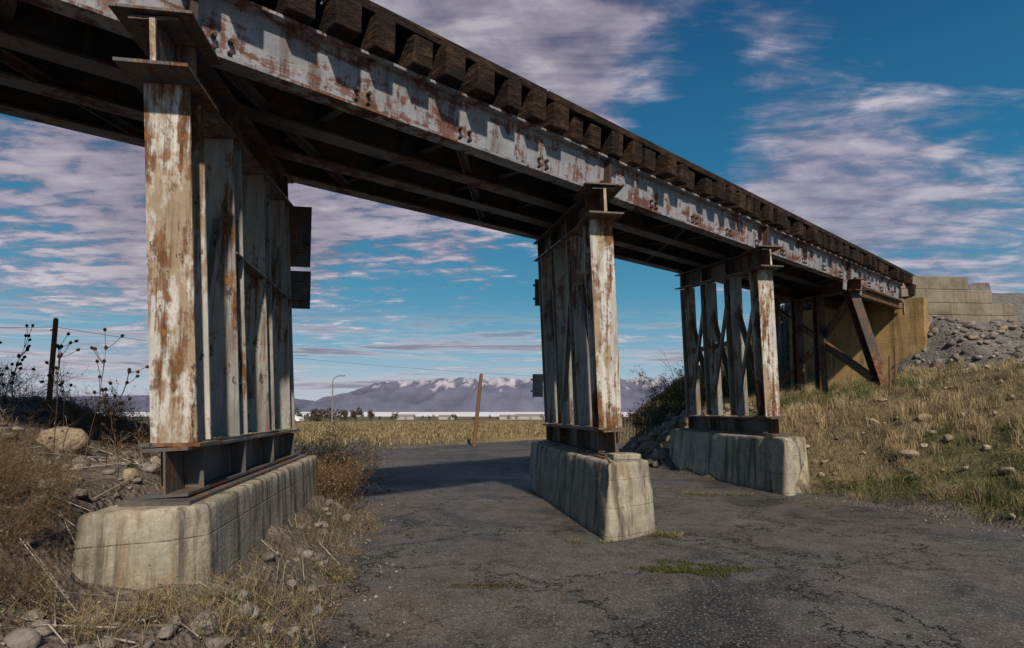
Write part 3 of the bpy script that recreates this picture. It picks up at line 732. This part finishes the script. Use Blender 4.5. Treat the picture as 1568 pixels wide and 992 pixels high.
me.from_pydata(vv,[],[tuple(range(nn)),tuple(range(nn,2*nn))[::-1]]+[(i,i+nn,(i+1)%nn+nn,(i+1)%nn) for i in range(nn)]);me.update();ob=link('body',me,M_car,C)
p=MB()
for w_ in(-1,1): p.hexa([V(cx-1.3,cy+w_*.905,cz+1.0),V(cx+1.0,cy+w_*.905,cz+1.0),V(cx+1.0,cy+w_*.86,cz+1.0),V(cx-1.3,cy+w_*.86,cz+1.0),V(cx-.85,cy+w_*.80,cz+1.36),V(cx+.6,cy+w_*.80,cz+1.36),V(cx+.6,cy+w_*.76,cz+1.36),V(cx-.85,cy+w_*.76,cz+1.36)])
p.obj('side_windows',M_glass,C)
p=MB()
for a_ in(-1.3,1.3):
    for w_ in(-1,1): p.cyl((cx+a_,cy+w_*.72,cz+.33),(cx+a_,cy+w_*.93,cz+.33),.33,.33,16)
p.obj('wheels',M_tyre,C)
segs=[];LP=[]
for k in range(64):
    tx,ty=(rr.uniform(-75,-45),rr.uniform(190,230)) if k<24 else (rr.uniform(-180,160),rr.uniform(450,700))
    Hh=rr.uniform(2.5,5) if k<24 else rr.uniform(2.5,6); z=float(height(tx,ty))
    st=[];grow(st,V(tx,ty,z),V(0,0,1),Hh*.6,.14,2,rr,.7,.05); segs+=st
    s_=np.array(st);kk=rng.integers(0,len(s_),200);LP.append(s_[kk,3:6]+rng.normal(0,.35,(200,3)))
dt=tubes('distant_trees',segs,pick(pal_tw*.7,len(segs)))
P=np.concatenate(LP);n_=len(P);a1=rng.normal(size=(n_,3))*.18;a2=rng.normal(size=(n_,3))*.14
VV=np.stack([P-a1,P+a2,P+a1,P-a2],1).reshape(-1,3); me=npmesh('foliage',VV,np.full(n_,4),np.arange(4*n_),np.repeat(pick(np.array([[.07,.06,.04],[.10,.075,.06]]),n_),4,axis=0)); link('foliage',me,M_grass,dt)
M_shed=plain('shed_siding',(.35,.33,.30),.8);M_roof=plain('shed_roof',(.22,.2,.2),.8)
for k,(sx,sy,w_,d_,h_) in enumerate(((18,640,30,14,4),(-5,620,16,10,3.5),(50,700,24,12,5),(-70,640,18,10,3.5),(-120,660,22,10,4))):
    z=float(height(sx,sy)); E=empty('farm_shed')
    p=MB(); p.box((sx,sy,z+h_/2),V(1,0,0),V(0,1,0),V(0,0,1),w_,d_,h_); p.obj('walls',M_shed,E)
    me=bpy.data.meshes.new('roof');a_=w_/2+.4;b_=d_/2+.4;me.from_pydata([(sx-a_,sy-b_,z+h_),(sx+a_,sy-b_,z+h_),(sx+a_,sy+b_,z+h_),(sx-a_,sy+b_,z+h_),(sx-a_,sy,z+h_*1.5),(sx+a_,sy,z+h_*1.5)],[],[(0,1,5,4),(2,3,4,5),(0,4,3),(1,2,5)]);me.update();link('roof',me,M_roof,E)
    p=MB(); p.box((sx+2,sy-d_/2-.02,z+h_*.4),V(1,0,0),V(0,1,0),V(0,0,1),3,.06,h_*.8); p.obj('door',M_roof,E)

# ---------------------------------------------------------------- SKY
W=bpy.data.worlds.new('World'); S.world=W; W.use_nodes=True
try: W.cycles.sampling_method='MANUAL'; W.cycles.sample_map_resolution=256
except Exception: pass
t=NT(W.node_tree); bg=W.node_tree.nodes['Background']
SUN_EL=40; SD=nrm(V(.25,-.97,0))
sky=t.new('ShaderNodeTexSky',sky_type='NISHITA'); sky.sun_disc=False; sky.sun_elevation=math.radians(SUN_EL)
sky.sun_rotation=math.atan2(SD[0],SD[1])
D=t.new('ShaderNodeTexCoord').outputs['Generated']
sp=t.new('ShaderNodeSeparateXYZ'); t.l.new(D,sp.inputs[0]); dz=sp.outputs[2]
grad=t.ramp(dz,[(0,(.46,.48,.55)),(.035,(.36,.45,.54)),(.10,(.16,.34,.46)),(.19,(.05,.24,.38)),(.34,(.011,.145,.29)),(.60,(.003,.06,.17))])
nish=t.mix(1.0,sky.outputs[0],(.010,.010,.010),'MULTIPLY')
base=t.mix(1.0,grad,nish,'ADD')
zc=t.math('ADD',t.math('MAXIMUM',dz,0),.10)
cx_=t.math('DIVIDE',sp.outputs[0],zc);cy_=t.math('DIVIDE',sp.outputs[1],zc)
cb=t.new('ShaderNodeCombineXYZ');t.l.new(cx_,cb.inputs[0]);t.l.new(cy_,cb.inputs[1]);pl=cb.outputs[0]
big=t.noise(t.map(pl,(.55,.75,1),(2.3,1.1,0)),1.0,4,.55,.3)
mot=t.noise(t.map(pl,(5.5,8.5,1),rot=(0,0,.5)),1.0,4,.58,.25)
wisp=t.noise(t.map(pl,(1.0,4.6,1),(0,0,2),rot=(0,0,-.35)),1.0,5,.65,.8)
acc=t.math('MULTIPLY',t.math('SUBTRACT',big,.52),1.1)
for (px,py,deg,w) in((830,60,16,.50),(930,-160,20,.25),(1240,180,18,.24),(1400,330,14,.36),(1200,400,9,.2),(90,300,19,.40),(600,340,15,.42),(330,250,14,.28),(1045,120,8,-.50),(600,470,8,-.22),(1540,40,13,-.32),(1020,300,8,-.22),(500,-100,16,.3),(60,440,7,-.1)):
    v=nrm(V((px-784)/900,1,(628-py)/900))
    d=t.vmath('DOT_PRODUCT',D,tuple(v))
    acc=t.math('ADD',acc,t.mr(d,math.cos(math.radians(deg)),1.0,0,w))
vr=nrm(V(.62,1,.42)); softm=t.mr(t.vmath('DOT_PRODUCT',D,tuple(vr)),.88,.97)
low=t.mr(dz,.02,.16,1,0)
motw=t.math('MULTIPLY',t.mr(dz,.05,.25,.6,1.8),t.math('SUBTRACT',1.0,t.math('MULTIPLY',softm,.6)))
det=t.math('ADD',t.math('MULTIPLY',t.math('SUBTRACT',mot,.5),motw),t.math('MULTIPLY',t.math('SUBTRACT',wisp,.5),1.25))
den=t.math('ADD',t.math('ADD',acc,det),t.math('MULTIPLY',low,.10))
cm=t.mr(den,.0,.56)
sh=t.math('ADD',t.math('MULTIPLY',wisp,.40),t.math('ADD',t.math('MULTIPLY',mot,.45),t.math('MULTIPLY',big,.15)))
cc=t.ramp(sh,[(.39,(.105,.105,.165)),(.46,(.20,.185,.26)),(.53,(.40,.36,.44)),(.61,(.72,.66,.71))])
cc=t.mix(t.mr(den,.40,.9,0,.45),cc,(.15,.14,.205))
cc=t.mix(t.math('MULTIPLY',softm,.22),cc,(.50,.43,.52))
cc=t.mix(t.mr(dz,.03,.14,.55,0),cc,(.44,.44,.51))
skyc=t.mix(t.math('MULTIPLY',cm,t.math('SUBTRACT',.95,t.math('MULTIPLY',softm,.15))),base,cc)
st=t.noise(t.map(D,(2.2,2.2,34)),1.6,5,.6,.4)
sm_=t.math('MULTIPLY',t.mr(st,.48,.60),t.math('MULTIPLY',t.mr(dz,.012,.035),t.mr(dz,.10,.18,1,0)))
skyc=t.mix(t.math('MULTIPLY',sm_,.85),skyc,t.ramp(st,[(.50,(.66,.62,.65)),(.64,(.22,.22,.30))]))
t.put(bg.inputs[0],skyc); bg.inputs[1].default_value=1.0

sl=bpy.data.lights.new('sun','SUN'); sl.energy=4.7; sl.angle=math.radians(2.0); sl.color=(1,.87,.71)
so=bpy.data.objects.new('sun',sl); COL.objects.link(so)
dv=Vector((SD[0]*math.cos(math.radians(SUN_EL)),SD[1]*math.cos(math.radians(SUN_EL)),math.sin(math.radians(SUN_EL))))
so.rotation_euler=dv.to_track_quat('Z','Y').to_euler()

# ---------------------------------------------------------------- CAMERA
cd=bpy.data.cameras.new('camera'); cd.sensor_width=36; cd.lens=36*900/1568; cd.shift_y=63/1568; cd.clip_start=.05; cd.clip_end=60000
co=bpy.data.objects.new('camera',cd); COL.objects.link(co); co.location=(0,0,0); co.rotation_euler=(math.radians(90+4.4),0,0)
S.camera=co
